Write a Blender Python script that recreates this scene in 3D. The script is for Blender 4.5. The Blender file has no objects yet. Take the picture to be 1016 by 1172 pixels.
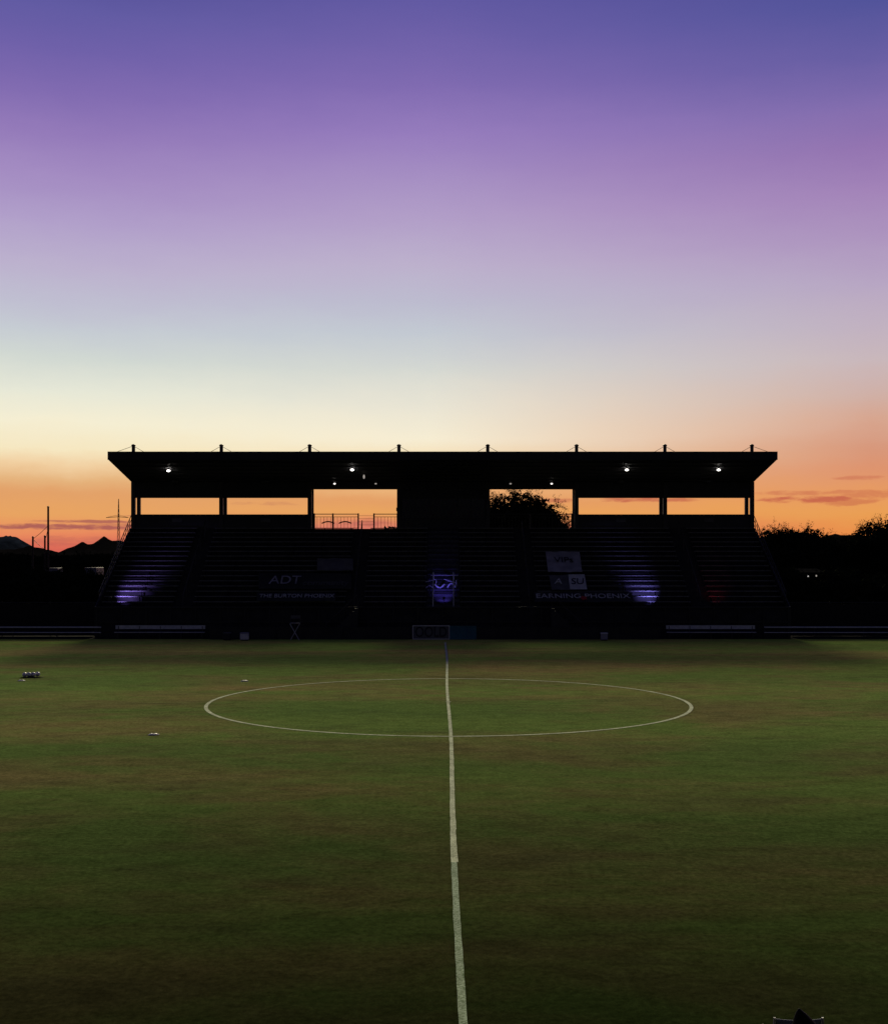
import bpy, bmesh, math, random
import numpy as np
from mathutils import Vector, Matrix
R = math.radians
random.seed(7)
SC = bpy.context.scene
COL = SC.collection

# ------------------------------------------------------------------ camera
F = 1401.0            # focal length in photo pixels (photo 1016 x 1172)
VX, VY = 505.6, 640.0  # vanishing point of the halfway line
H = 5.5               # eye height
cam_d = bpy.data.cameras.new('camera')
cam = bpy.data.objects.new('camera', cam_d); COL.objects.link(cam)
cam.location = (0, 0, H); cam.rotation_euler = (R(90), 0, 0)
cam_d.sensor_fit = 'VERTICAL'; cam_d.sensor_height = 36; cam_d.sensor_width = 36
cam_d.lens = 36 * F / 1172
cam_d.shift_x = (508 - VX) / 1172; cam_d.shift_y = (VY - 586) / 1172
cam_d.clip_end = 20000
SC.camera = cam

def PX(px, Y): return (px - VX) * Y / F
def PZ(py, Y): return H + (VY - py) * Y / F

# ------------------------------------------------------------------ light
SUN_EL = 27.0
SUN_STRENGTH = 2.5
sd = bpy.data.lights.new('afterglow_sun', 'SUN'); sd.energy = SUN_STRENGTH; sd.angle = R(10)
sd.color = (1.0, 0.88, 0.55)
so = bpy.data.objects.new('afterglow_sun', sd); COL.objects.link(so)
so.rotation_euler = (-R(90 - SUN_EL), 0, 0)
SC.view_settings.view_transform = 'Standard'; SC.view_settings.look = 'None'
SC.view_settings.exposure = 0; SC.view_settings.gamma = 1
SC.cycles.max_bounces = 6; SC.cycles.diffuse_bounces = 3; SC.cycles.glossy_bounces = 2

def lin(c):
    o = []
    for v in c[:3]:
        v /= 255.0
        o.append(v / 12.92 if v <= 0.04045 else ((v + 0.055) / 1.055) ** 2.4)
    return tuple(o) + (1.0,)

class NT:
    """small helper round a node tree"""
    def __init__(s, tree): s.t = tree; s.n = tree.nodes; s.l = tree.links
    def new(s, typ, **kw):
        n = s.n.new(typ)
        for k, v in kw.items(): setattr(n, k, v)
        return n
    def put(s, sock, v):
        if hasattr(v, 'is_linked'): s.l.new(v, sock)
        else: sock.default_value = v
    def m(s, op, a, b=0.0, c=0.0, clamp=False):
        n = s.n.new('ShaderNodeMath'); n.operation = op; n.use_clamp = clamp
        s.put(n.inputs[0], a); s.put(n.inputs[1], b); s.put(n.inputs[2], c)
        return n.outputs[0]
    def rng(s, v, a, b, c=0.0, d=1.0, smooth=True):
        n = s.n.new('ShaderNodeMapRange'); n.interpolation_type = 'SMOOTHSTEP' if smooth else 'LINEAR'
        s.put(n.inputs[0], v)
        for i, x in enumerate((a, b, c, d)): n.inputs[1 + i].default_value = x
        return n.outputs[0]
    def ramp(s, f, stops):
        n = s.n.new('ShaderNodeValToRGB'); e = n.color_ramp.elements
        while len(e) < len(stops): e.new(0.5)
        for i, (p, c) in enumerate(stops): e[i].position = p; e[i].color = c
        s.put(n.inputs[0], f); return n.outputs[0]
    def mix(s, f, a, b):
        n = s.n.new('ShaderNodeMix'); n.data_type = 'RGBA'
        s.put(n.inputs[0], f); s.put(n.inputs[6], a); s.put(n.inputs[7], b)
        return n.outputs[2]
    def vec(s, x, y, z=0.0):
        n = s.n.new('ShaderNodeCombineXYZ')
        s.put(n.inputs[0], x); s.put(n.inputs[1], y); s.put(n.inputs[2], z); return n.outputs[0]
    def noise(s, v, scale, detail=4, rough=0.55, dist=0.0):
        n = s.n.new('ShaderNodeTexNoise')
        s.put(n.inputs['Vector'], v); n.inputs['Scale'].default_value = scale
        n.inputs['Detail'].default_value = detail; n.inputs['Roughness'].default_value = rough
        n.inputs['Distortion'].default_value = dist
        return n.outputs[0]

# ------------------------------------------------------------------ sky (procedural, by direction)
world = bpy.data.worlds.new('World'); SC.world = world; world.use_nodes = True
w = NT(world.node_tree); w.n.clear()
tc = w.new('ShaderNodeTexCoord')
sx = w.new('ShaderNodeSeparateXYZ'); w.l.new(tc.outputs['Generated'], sx.inputs[0])
X, Y, Z = sx.outputs
hor = w.m('SQRT', w.m('ADD', w.m('MULTIPLY', X, X), w.m('MULTIPLY', Y, Y)))
v = w.m('DIVIDE', Z, w.m('MAXIMUM', hor, 0.02))          # tangent of elevation
u = w.m('DIVIDE', X, w.m('MAXIMUM', hor, 0.02))
VMAX = 0.6
def stops(rows, px=508):
    out = []; ca = math.cos(math.atan((px - VX) / F))
    for y, c in rows:
        k = max(0.0, 1 - abs(y - 190) / 150.0); c = (c[0] + 5 * k, c[1] + 8 * k, c[2] + 3 * k)      # paler violets in the middle of the fade
        out.append((max(0.0, (VY - y) / F * ca / VMAX), lin(c)))
    out.sort(key=lambda q: q[0]); return out
zen = [(-90, (68, 69, 141)), (-190, (34, 38, 90))]
left = stops([(640, (208, 92, 84)), (628, (222, 110, 88)), (612, (232, 138, 94)), (590, (231, 163, 97)), (565, (225, 160, 104)), (548, (228, 178, 124)),
              (530, (240, 206, 160)), (512, (245, 230, 192)), (480, (244, 237, 210)), (445, (230, 231, 214)), (405, (208, 215, 209)), (370, (197, 203, 210)), (340, (191, 190, 208)),
              (300, (186, 174, 204)), (250, (173, 153, 199)), (200, (158, 131, 190)), (150, (143, 115, 182)), (100, (125, 102, 174)), (50, (110, 95, 168)), (0, (97, 90, 162))] + zen, 30)
mid = stops([(640, (200, 90, 90)), (605, (214, 116, 104)), (596, (226, 140, 96)), (586, (232, 164, 94)), (570, (226, 157, 100)), (548, (236, 184, 126)),
             (525, (243, 220, 178)), (500, (246, 236, 210)), (465, (233, 228, 211)), (425, (212, 215, 209)), (385, (194, 200, 209)), (348, (188, 187, 206)),
             (305, (187, 174, 203)), (250, (174, 152, 197)), (200, (160, 134, 191)), (150, (146, 118, 186)), (100, (126, 103, 175)), (50, (113, 97, 169)), (0, (98, 89, 162))] + zen)
right = stops([(640, (226, 120, 66)), (610, (234, 142, 72)), (590, (232, 158, 84)), (565, (230, 154, 96)), (535, (220, 146, 110)), (510, (214, 150, 122)),
               (480, (214, 164, 142)), (450, (207, 174, 164)), (410, (200, 182, 186)), (370, (192, 176, 192)), (320, (182, 164, 194)), (270, (170, 143, 188)),
               (220, (158, 124, 181)), (170, (142, 108, 173)), (120, (126, 103, 171)), (60, (100, 91, 161)), (0, (80, 82, 153))] + zen, 986)
# small unevenness in the air, so the bands are not ruler-straight
wv = w.vec(w.m('MULTIPLY', u, 2.0), w.m('MULTIPLY', v, 9.0), 0.3)
wob = w.m('MULTIPLY', w.m('SUBTRACT', w.noise(wv, 1.6, 5, 0.6), 0.5), 0.022)
wob = w.m('ADD', wob, w.m('MULTIPLY', w.m('SUBTRACT', w.noise(w.vec(w.m('MULTIPLY', u, 20.0), w.m('MULTIPLY', v, 40.0), 4.1), 1.0, 4, 0.7), 0.5), 0.010))
f = w.m('DIVIDE', w.m('ADD', v, wob), VMAX, clamp=True)
cl, cm, cr = w.ramp(f, left), w.ramp(f, mid), w.ramp(f, right)
sky = w.mix(w.rng(u, -0.30, 0.0), cl, cm)
sky = w.mix(w.rng(u, -0.01, 0.33, smooth=False), sky, cr)
# thin clouds low over the horizon: (px, py, half length, half thickness, strength)
cn1 = w.noise(w.vec(w.m('MULTIPLY', u, 26.0), w.m('MULTIPLY', v, 150.0), 1.7), 1.0, 5, 0.62, 0.4)
cn2 = w.noise(w.vec(w.m('MULTIPLY', u, 70.0), w.m('MULTIPLY', v, 260.0), 5.7), 1.0, 4, 0.6, 0.3)
cov = None
streaks = [(60, 604.5, 170, 3.6, 1.0), (110, 598.6, 70, 2.0, .9), (128, 604, 44, 5, .6), (138, 592, 22, 1.0, .5),
           (75, 620, 60, 6, .35), (310, 577, 40, 3, .30), (912, 574, 54, 5.0, 1.0), (905, 568, 48, 3.6, .6), (925, 575, 28, 4, 1.0), (968, 578, 32, 4.5, .6), (1012, 570, 44, 6, .55), (985, 552, 24, 2.6, .5), (940, 567, 60, 2.6, .5),
           (725, 572.5, 42, 4, .9), (780, 573.5, 34, 2.6, .8), (632, 573, 30, 3, .7), (640, 590, 30, 4, .5), (410, 598, 60, 6, .55)]
nv = w.m('MULTIPLY', w.m('SUBTRACT', cn1, 0.5), 2.6)
nv2 = w.m('MULTIPLY', w.m('SUBTRACT', cn2, 0.5), 3.0)
nn = w.m('ADD', nv, nv2)
for px, py, hl, ht, st in streaks:
    u0 = (px - VX) / F / math.sqrt(1 + ((px - VX) / F) ** 2); v0 = (VY - py) / F
    a = w.m('MULTIPLY', w.m('SUBTRACT', u, u0), F / hl); b = w.m('MULTIPLY', w.m('SUBTRACT', v, v0), F / ht)
    d = w.m('ADD', w.m('MULTIPLY', a, a), w.m('MULTIPLY', b, b))
    k = w.m('SUBTRACT', 1.0, d); k = w.m('ADD', k, nn)
    k = w.m('MULTIPLY', w.rng(k, -0.1, 1.2), st)
    cov = k if cov is None else w.m('MAXIMUM', cov, k)
cov = w.m('MULTIPLY', cov, 0.85)
cloud = w.mix(w.rng(u, -0.2, 0.25), lin((160, 84, 86)), lin((192, 90, 72)))
sky = w.mix(cov, sky, cloud)
# the eastern half of the dusk sky, behind the camera, is dark
east = w.ramp(w.m('DIVIDE', v, 1.2, clamp=True), [(0.0, lin((46, 46, 56))), (0.25, lin((56, 54, 76))), (0.7, lin((42, 44, 74))), (1.0, lin((30, 34, 66)))])
sky = w.mix(w.rng(Y, 0.55, -0.15), sky, east)
bg = w.new('ShaderNodeBackground'); w.l.new(sky, bg.inputs[0]); bg.inputs[1].default_value = 1.0
nis = w.new('ShaderNodeTexSky'); nis.sky_type = 'NISHITA'; nis.sun_disc = False
nis.sun_elevation = R(-4); nis.sun_rotation = R(0)
bg2 = w.new('ShaderNodeBackground'); w.l.new(nis.outputs[0], bg2.inputs[0]); bg2.inputs[1].default_value = 0.05
ad = w.new('ShaderNodeAddShader'); w.l.new(bg.outputs[0], ad.inputs[0]); w.l.new(bg2.outputs[0], ad.inputs[1])
wo = w.new('ShaderNodeOutputWorld'); w.l.new(ad.outputs[0], wo.inputs[0])
world.cycles.sampling_method = 'MANUAL'; world.cycles.sample_map_resolution = 1024

# ------------------------------------------------------------------ materials
def mat(name, col, rough=0.6, metal=0.0, var=0.25, scale=3.0, spec=0.4, bump=0.0):
    m = bpy.data.materials.new(name); m.use_nodes = True
    t = NT(m.node_tree); b = t.n['Principled BSDF']
    g = t.new('ShaderNodeTexCoord').outputs['Object']
    n = t.noise(g, scale, 5, 0.6)
    c1 = tuple(x * (1 - var) for x in col) + (1,); c2 = tuple(min(1, x * (1 + var)) for x in col) + (1,)
    t.l.new(t.mix(t.rng(n, 0.3, 0.7), c1, c2), b.inputs['Base Color'])
    t.l.new(t.m('MULTIPLY_ADD', n, 0.3, rough - 0.15), b.inputs['Roughness'])
    b.inputs['Metallic'].default_value = metal; b.inputs['Specular IOR Level'].default_value = spec
    if bump:
        bn = t.new('ShaderNodeBump'); bn.inputs['Strength'].default_value = bump
        t.l.new(t.noise(g, scale * 6, 4), bn.inputs['Height']); t.l.new(bn.outputs[0], b.inputs['Normal'])
    return m
def emit(name, col, strength):
    m = bpy.data.materials.new(name); m.use_nodes = True
    b = m.node_tree.nodes['Principled BSDF']
    b.inputs['Base Color'].default_value = (0.8, 0.8, 0.8, 1)
    b.inputs['Emission Color'].default_value = tuple(col) + (1,); b.inputs['Emission Strength'].default_value = strength
    return m
M = dict(
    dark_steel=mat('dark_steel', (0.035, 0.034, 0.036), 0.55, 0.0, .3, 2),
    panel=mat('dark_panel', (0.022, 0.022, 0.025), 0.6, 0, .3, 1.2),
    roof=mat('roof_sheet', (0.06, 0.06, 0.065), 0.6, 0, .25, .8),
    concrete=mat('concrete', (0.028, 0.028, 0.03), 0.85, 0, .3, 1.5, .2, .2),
    alu=mat('aluminium', (0.55, 0.56, 0.58), 0.5, 0.1, .15, 4),
    bench=mat('bench_aluminium', (0.13, 0.13, 0.135), 0.5, 0.1, .25, 2.5),
    white=mat('white_plastic', (0.72, 0.72, 0.70), 0.5, 0, .08, 6),
    lit_step=mat('lit_step', (0.055, 0.055, 0.07), 0.7, 0, .3, 3, .2),  # central steps lighter than the rest, stronger blue light put into their colour
    ball=mat('ball_leather', (0.85, 0.85, 0.84), 0.35, 0, .05, 6, .7),
    black=mat('black_plastic', (0.02, 0.02, 0.02), 0.6, 0, .2, 4),
    glass=mat('dark_glass', (0.012, 0.012, 0.016), 0.2, 0, .2, 1, .5),
    banner=mat('grey_banner', (0.30, 0.29, 0.33), 0.8, 0, .2, 1.5, .2),
    banner_dim=mat('dark_grey_banner', (0.10, 0.10, 0.105), 0.8, 0, .2, 1.5, .2),
    letters=mat('pale_letters', (0.50, 0.50, 0.50), 0.7, 0, .15, 3, .2),
    letters_dark=mat('dark_letters', (0.015, 0.015, 0.025), 0.7, 0, .2, 3, .2),
    letters_red=mat('red_print', (0.40, 0.03, 0.04), 0.7, 0, .2, 3, .2),
    board_grey=mat('grey_board_face', (0.12, 0.125, 0.125), 0.6, 0, .2, 1.5),
    board_dark=mat('board_face', (0.02, 0.021, 0.02), 0.6, 0, .3, 1.5),
    board_teal=mat('teal_board_face', (0.025, 0.14, 0.18), 0.6, 0, .2, 1.5),
    bark=mat('bark', (0.06, 0.045, 0.035), 0.9, 0, .3, 5, .2, .3),
    leaf=mat('leaf', (0.016, 0.019, 0.010), 0.9, 0, .4, .8, .0),
    rock=mat('rock', (0.008, 0.0075, 0.008), 0.95, 0, .35, .02, .0),
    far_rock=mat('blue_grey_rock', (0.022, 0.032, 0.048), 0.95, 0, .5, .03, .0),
    dirt=mat('dirt', (0.02, 0.018, 0.016), 0.95, 0, .3, .3, .0, .2),
    asphalt=mat('asphalt', (0.018, 0.018, 0.019), 0.9, 0, .3, 2, .05, .2),
    matt=mat('matt_black', (0.012, 0.012, 0.013), 0.9, 0, .3, 2, .0),
    wood=mat('weathered_wood', (0.05, 0.04, 0.035), 0.85, 0, .3, 4, .2),
    canvas=mat('blue_canvas', (0.34, 0.37, 0.48), 0.8, 0, .15, 8, .2, .2),
    nylon=mat('black_nylon', (0.012, 0.012, 0.013), 0.7, 0, .2, 10, .2, .2),
    stucco=mat('stucco', (0.16, 0.14, 0.13), 0.9, 0, .15, 1, .2),
    truck=mat('truck_grey', (0.14, 0.14, 0.15), 0.6, 0, .15, 1),
    lamp=emit('lamp_lens', (1.0, 0.93, 0.86), 6.0),
    lamp_small=emit('small_lamp_lens', (1.0, 0.93, 0.86), 2.0),
    lamp_dim=emit('dim_lamp_lens', (1.0, 0.9, 0.8), 0.3),
    lamp_shed=emit('shed_lamp_lens', (1.0, 0.95, 0.9), 0.55),
    violet=emit('violet_lens', (0.3, 0.12, 1.0), 4.0),
    blue=emit('blue_lens', (0.14, 0.12, 1.0), 4.0),
    redl=emit('red_lens', (1.0, 0.06, 0.08), 0.8),
)

# ------------------------------------------------------------------ mesh helpers
class MB:
    def __init__(s): s.v = []; s.f = []
    def add(s, vs, fs):
        o = len(s.v); s.v += [tuple(q) for q in vs]; s.f += [tuple(i + o for i in q) for q in fs]; return s
    def box(s, x0, x1, y0, y1, z0, z1):
        return s.add([(x0, y0, z0), (x1, y0, z0), (x1, y1, z0), (x0, y1, z0), (x0, y0, z1), (x1, y0, z1), (x1, y1, z1), (x0, y1, z1)],
                     [(0, 3, 2, 1), (4, 5, 6, 7), (0, 1, 5, 4), (1, 2, 6, 5), (2, 3, 7, 6), (3, 0, 4, 7)])
    def prism(s, prof, x0, x1):     # profile in (y, z), extruded along x
        n = len(prof)
        vs = [(x0, y, z) for y, z in prof] + [(x1, y, z) for y, z in prof]
        fs = [tuple(range(n)), tuple(range(2 * n - 1, n - 1, -1))] + [(i, i + n, (i + 1) % n + n, (i + 1) % n) for i in range(n)]
        return s.add(vs, fs)
    def tube(s, pts, r, n=6, r2=None):
        pts = [Vector(p) for p in pts]; m = len(pts); rings = []
        for i, p in enumerate(pts):
            t = (pts[min(i + 1, m - 1)] - pts[max(i - 1, 0)]).normalized()
            a = t.orthogonal().normalized() if i == 0 else (a - t * a.dot(t)).normalized()
            b = t.cross(a); rr = r if r2 is None else r + (r2 - r) * i / max(1, m - 1)
            rings.append([p + (a * math.cos(2 * math.pi * k / n) + b * math.sin(2 * math.pi * k / n)) * rr for k in range(n)])
        vs = [q for ring in rings for q in ring]; fs = []
        for i in range(m - 1):
            for k in range(n): fs.append((i * n + k, i * n + (k + 1) % n, (i + 1) * n + (k + 1) % n, (i + 1) * n + k))
        fs.append(tuple(range(n - 1, -1, -1))); fs.append(tuple((m - 1) * n + k for k in range(n)))
        return s.add(vs, fs)
    def lathe(s, prof, c=(0, 0, 0), n=16):    # profile (r, z)
        vs = []; fs = []; m = len(prof)
        for r, z in prof:
            for k in range(n): a = 2 * math.pi * k / n; vs.append((c[0] + r * math.cos(a), c[1] + r * math.sin(a), c[2] + z))
        for i in range(m - 1):
            for k in range(n): fs.append((i * n + k, i * n + (k + 1) % n, (i + 1) * n + (k + 1) % n, (i + 1) * n + k))
        fs.append(tuple(range(n - 1, -1, -1))); fs.append(tuple((m - 1) * n + k for k in range(n)))
        return s.add(vs, fs)
    def build(s, name, material, parent=None, smooth=False, bevel=0.0):
        me = bpy.data.meshes.new(name); me.from_pydata(s.v, [], s.f); me.update()
        if material: me.materials.append(material)
        if smooth:
            for p in me.polygons: p.use_smooth = True
        o = bpy.data.objects.new(name, me); COL.objects.link(o)
        if parent: o.parent = parent; o.location = -parent.location
        if bevel:
            b = o.modifiers.new('edge', 'BEVEL'); b.width = bevel; b.segments = 2; b.limit_method = 'ANGLE'
        return o

def tag(o, label=None, cat=None, group=None, kind=None):
    if label: o['label'] = label
    if cat: o['category'] = cat
    if group: o['group'] = group
    if kind: o['kind'] = kind
    return o
def thing(name, loc, label, cat, group=None):
    o = bpy.data.objects.new(name, None); COL.objects.link(o); o.location = loc; o.empty_display_size = 0.2
    return tag(o, label, cat, group)
def text_mesh(body, name, size, material, parent, matrix, extrude=0.006, width=None, shear=0.0):
    cu = bpy.data.curves.new(name, 'FONT'); cu.body = body; cu.size = size; cu.extrude = extrude
    cu.align_x = 'CENTER'; cu.align_y = 'CENTER'; cu.shear = shear
    to = bpy.data.objects.new('t', cu); COL.objects.link(to)
    bpy.context.view_layer.update()
    me = bpy.data.meshes.new_from_object(to.evaluated_get(bpy.context.evaluated_depsgraph_get()))
    bpy.data.objects.remove(to)
    me.name = name; me.materials.clear(); me.materials.append(material)
    if width:
        xs = [q.co.x for q in me.vertices]; k = width / (max(xs) - min(xs)); mid_x = (max(xs) + min(xs)) / 2
        for q in me.vertices: q.co.x = (q.co.x - mid_x) * k
    o = bpy.data.objects.new(name, me); COL.objects.link(o)
    me.transform(matrix)
    if parent: o.parent = parent; o.location = -parent.location
    return o

# ------------------------------------------------------------------ ground, pitch, markings
def sheet(name, x0, x1, y0, y1, z, nx, ny, material):
    mb = MB(); vs = [(x0 + (x1 - x0) * i / nx, y0 + (y1 - y0) * j / ny, z) for j in range(ny + 1) for i in range(nx + 1)]
    fs = [(j * (nx + 1) + i, j * (nx + 1) + i + 1, (j + 1) * (nx + 1) + i + 1, (j + 1) * (nx + 1) + i) for j in range(ny) for i in range(nx)]
    return mb.add(vs, fs).build(name, material)
tag(sheet('ground', -6000, 6000, -3000, 9000, 0, 24, 24, M['dirt']), kind='structure')

def grass_material():
    m = bpy.data.materials.new('pitch_grass'); m.use_nodes = True
    t = NT(m.node_tree); b = t.n['Principled BSDF']
    g = t.new('ShaderNodeTexCoord').outputs['Object']
    sp = t.new('ShaderNodeSeparateXYZ'); t.l.new(g, sp.inputs[0]); gx, gy = sp.outputs[0], sp.outputs[1]
    sv = t.vec(t.m('MULTIPLY', gx, 0.5), gy, 0.0)
    big = t.noise(sv, 0.13, 4, 0.6, 0.6)
    medn = t.noise(t.vec(t.m('MULTIPLY', gx, 0.45), gy, 3.3), 0.55, 5, 0.65, 0.3)
    fine = t.noise(g, 9.0, 4, 0.7)
    vfine = t.noise(g, 55.0, 3, 0.7)
    # worn brown patches and lush green ones
    k = t.m('ADD', t.m('MULTIPLY', big, 0.6), t.m('MULTIPLY', medn, 0.4))
    c = t.mix(t.rng(k, 0.415, 0.65), GRASS_GREEN, GRASS_BROWN)
    # mower bands across the pitch, faint
    band = t.rng(t.m('SINE', t.m('MULTIPLY', gy, 2 * math.pi / 10.6)), -0.6, 0.6)
    c = t.mix(t.m('MULTIPLY', band, 0.22), c, GRASS_DARK)
    dm = t.m('MULTIPLY', t.rng(medn, 0.45, 0.80), 0.55)
    small = t.noise(t.vec(t.m('MULTIPLY', gx, 0.6), gy, 7.7), 2.1, 5, 0.7, 0.5)
    c = t.mix(dm, c, GRASS_DARK)
    lum = t.m('MULTIPLY', t.m('MULTIPLY', t.rng(fine, 0.2, 0.8, 0.45, 1.55, False), t.rng(small, 0.25, 0.75, 0.68, 1.32, False)), t.rng(vfine, 0.2, 0.8, 0.6, 1.4, False))
    mul = t.new('ShaderNodeVectorMath', operation='SCALE'); t.put(mul.inputs[0], c); t.put(mul.inputs['Scale'], lum)
    t.l.new(mul.outputs[0], b.inputs['Base Color'])
    # leaf blades: a dull body colour plus a soft sheen tinted like the blades themselves
    t.n.remove(b); out = [q for q in t.n if q.type == 'OUTPUT_MATERIAL'][0]
    bn = t.new('ShaderNodeBump'); bn.inputs['Strength'].default_value = 0.4; bn.inputs['Distance'].default_value = 0.02
    t.l.new(vfine, bn.inputs['Height'])
    def scaled(k):
        q = t.new('ShaderNodeVectorMath', operation='SCALE'); t.put(q.inputs[0], mul.outputs[0]); q.inputs['Scale'].default_value = k; return q.outputs[0]
    df = t.new('ShaderNodeBsdfDiffuse'); t.l.new(scaled(DIFF_GAIN), df.inputs['Color']); t.l.new(bn.outputs[0], df.inputs['Normal'])
    gl = t.new('ShaderNodeBsdfSheen'); t.l.new(scaled(SHEEN_GAIN), gl.inputs['Color']); gl.inputs['Roughness'].default_value = SHEEN_ROUGH
    sh = t.new('ShaderNodeAddShader'); t.l.new(df.outputs[0], sh.inputs[0]); t.l.new(gl.outputs[0], sh.inputs[1]); t.l.new(sh.outputs[0], out.inputs['Surface'])
    return m
GRASS_GREEN = (0.038, 0.061, 0.016, 1); GRASS_BROWN = (0.064, 0.054, 0.023, 1); GRASS_DARK = (0.013, 0.027, 0.010, 1)
DIFF_GAIN, SHEEN_GAIN, SHEEN_ROUGH = 0.16, 13.8, 0.243
tag(sheet('pitch', -62, 62, 8.5, 84.2, 0.004, 8, 8, grass_material()), kind='structure')

CX, CY = 0.25, 47.1
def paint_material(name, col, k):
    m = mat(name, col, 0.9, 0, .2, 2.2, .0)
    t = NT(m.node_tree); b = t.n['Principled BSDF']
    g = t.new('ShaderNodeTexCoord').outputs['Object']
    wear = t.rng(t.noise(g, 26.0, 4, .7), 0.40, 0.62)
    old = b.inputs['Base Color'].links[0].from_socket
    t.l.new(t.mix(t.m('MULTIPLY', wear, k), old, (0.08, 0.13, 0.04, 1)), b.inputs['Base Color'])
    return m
lines = MB()
def rag(): return random.uniform(-.005, .005)
segs = [(9.0, 22.2, 0.0, 0.0, .053, .053), (22.2, 24.9, .012, .0, .064, .053), (24.9, 81.0, .008, 0.0, .060, .055)]
for y0, y1, dx0, dx1, w0, w1 in segs:
    n = max(2, int((y1 - y0) / .35)); vs = []
    for i in range(n + 1):
        y = y0 + (y1 - y0) * i / n; q = min(1, (y - y0) / 2.6); dx = dx0 + (dx1 - dx0) * q; wid = w0 + (w1 - w0) * q; wob_ = 0.03 * math.sin(y * .21)
        vs += [(CX + dx + wob_ - wid + rag(), y, .008), (CX + dx + wob_ + wid + rag(), y, .008)]
    lines.add(vs, [(2 * i, 2 * i + 1, 2 * i + 3, 2 * i + 2) for i in range(n)])
vs = []; n = 420
for i in range(n):
    a = 2 * math.pi * i / n
    for r in (9.15 - .07 + rag(), 9.15 + .07 + rag()): vs.append((CX + r * math.cos(a), CY + r * math.sin(a), .012))
lines.add(vs, [(2 * i, 2 * i + 1, (2 * i + 3) % (2 * n), (2 * i + 2) % (2 * n)) for i in range(n)])
vs = []
for i in range(20): a = 2 * math.pi * i / 20; vs.append((CX + .11 * math.cos(a), CY + .11 * math.sin(a), .014))
lines.add(vs, [tuple(range(20))])
mk = lines.build('pitch_markings', paint_material('pale_line_paint', (0.74, 0.80, 0.58), .5))
mk.data.materials.append(paint_material('dull_line_paint', (0.46, 0.57, 0.42), .7))     # duller, greener colour on the near stretch
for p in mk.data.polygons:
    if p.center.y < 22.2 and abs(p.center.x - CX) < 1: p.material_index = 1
tag(mk, kind='structure')
# paved strip in front of the stand
tag(MB().box(-60, 60, 84.24, 98, -0.1, 0.02).build('path', M['asphalt']), kind='structure')

# ------------------------------------------------------------------ grandstand
XL, XR = -24.08, 24.18
DF, DP, DR = 88.4, 95.0, 96.7           # roof edge, front posts, rear posts
ROWS, RISE, RUN, Z0, D0 = 16, .36, .56, 2.1, 86.0
def row(i): return D0 + RUN * i, Z0 + RISE * i
ZT = Z0 + RISE * ROWS                    # concourse level 7.86
masts = [PX(m, DP) for m in (153, 253.5, 354.5, 456.5, 558, 659.5, 760.5, 860)]
st = thing('grandstand', (0, 90, 0), 'long dark covered grandstand with cantilever roof across the far side of the pitch', 'grandstand')
# stepped seating tier, front wall below
prof = [(85.2, 0.02), (85.2, Z0), (D0, Z0)]
for i in range(1, ROWS + 1):
    d, z = row(i); prof += [(d, z - RISE), (d, z)]
prof += [(98.4, ZT), (98.4, 0.02)]
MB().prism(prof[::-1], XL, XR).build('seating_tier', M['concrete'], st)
fw = MB(); fw.box(XL - .05, XR + .05, 85.12, 85.2, 1.08, 1.16); fw.box(XL - .05, XR + .05, 85.1, 85.34, Z0, Z0 + .1)
for k in range(29):
    x = XL + .1 + (XR - XL - .2) * k / 28
    fw.box(x - .04, x + .04, 85.13, 85.197, .02, 2.1)
fw.build('front_wall_trim', M['panel'], st)
aisles = [(-18.9, -17.5), (-6.8, -5.5), (-1.1, 1.3), (5.5, 6.8), (17.5, 18.9)]
sections = [(XL + .15, -18.9), (-17.5, -6.8), (-5.5, -1.1), (1.3, 5.5), (6.8, 17.5), (18.9, XR - .15)]
for i in range(ROWS):
    d, z = row(i)
    for a, b in sections:
        mb = MB(); mb.box(a, b, d + .20, d + .45, z + .38, z + .425); mb.box(a, b, d + .19, d + .20, z + .365, z + .425)
        nsup = max(2, int((b - a) / 1.8))
        for k in range(nsup + 1):
            x = a + .2 + (b - a - .4) * k / nsup; mb.box(x - .025, x + .025, d + .26, d + .40, z, z + .38)
        nf = 12; o = mb.build('bench', M['bench'], st); o.data.materials.append(M['matt'])
        for p in o.data.polygons:
            if p.index >= nf: p.material_index = 1
for a, b in aisles:
    mb = MB()
    for i in range(ROWS): d, z = row(i); mb.box(a + .05, b - .05, d + RUN - .27, d + RUN, z, z + RISE / 2)
    mb.build('aisle_steps', M['lit_step'] if -2 < a < 0 else M['concrete'], st)
# aisle handrails
for x in (-6.15, 6.15, -18.2, 18.2):
    mb = MB(); d0, z0 = row(0); d1, z1 = row(15)
    mb.tube([(x, d0 + .2, z0), (x, d0 + .2, z0 + .85), (x, d0 + .35, z0 + 1.0), (x, d1, z1 + 1.0), (x, d1 + .1, z1 + .85), (x, d1 + .1, z1)], .03)
    for i in range(2, 15, 3): d, z = row(i); mb.tube([(x, d + .2, z), (x, d + .2, z + 1.05)], .025)
    mb.build('handrail', M['dark_steel'], st)
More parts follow.
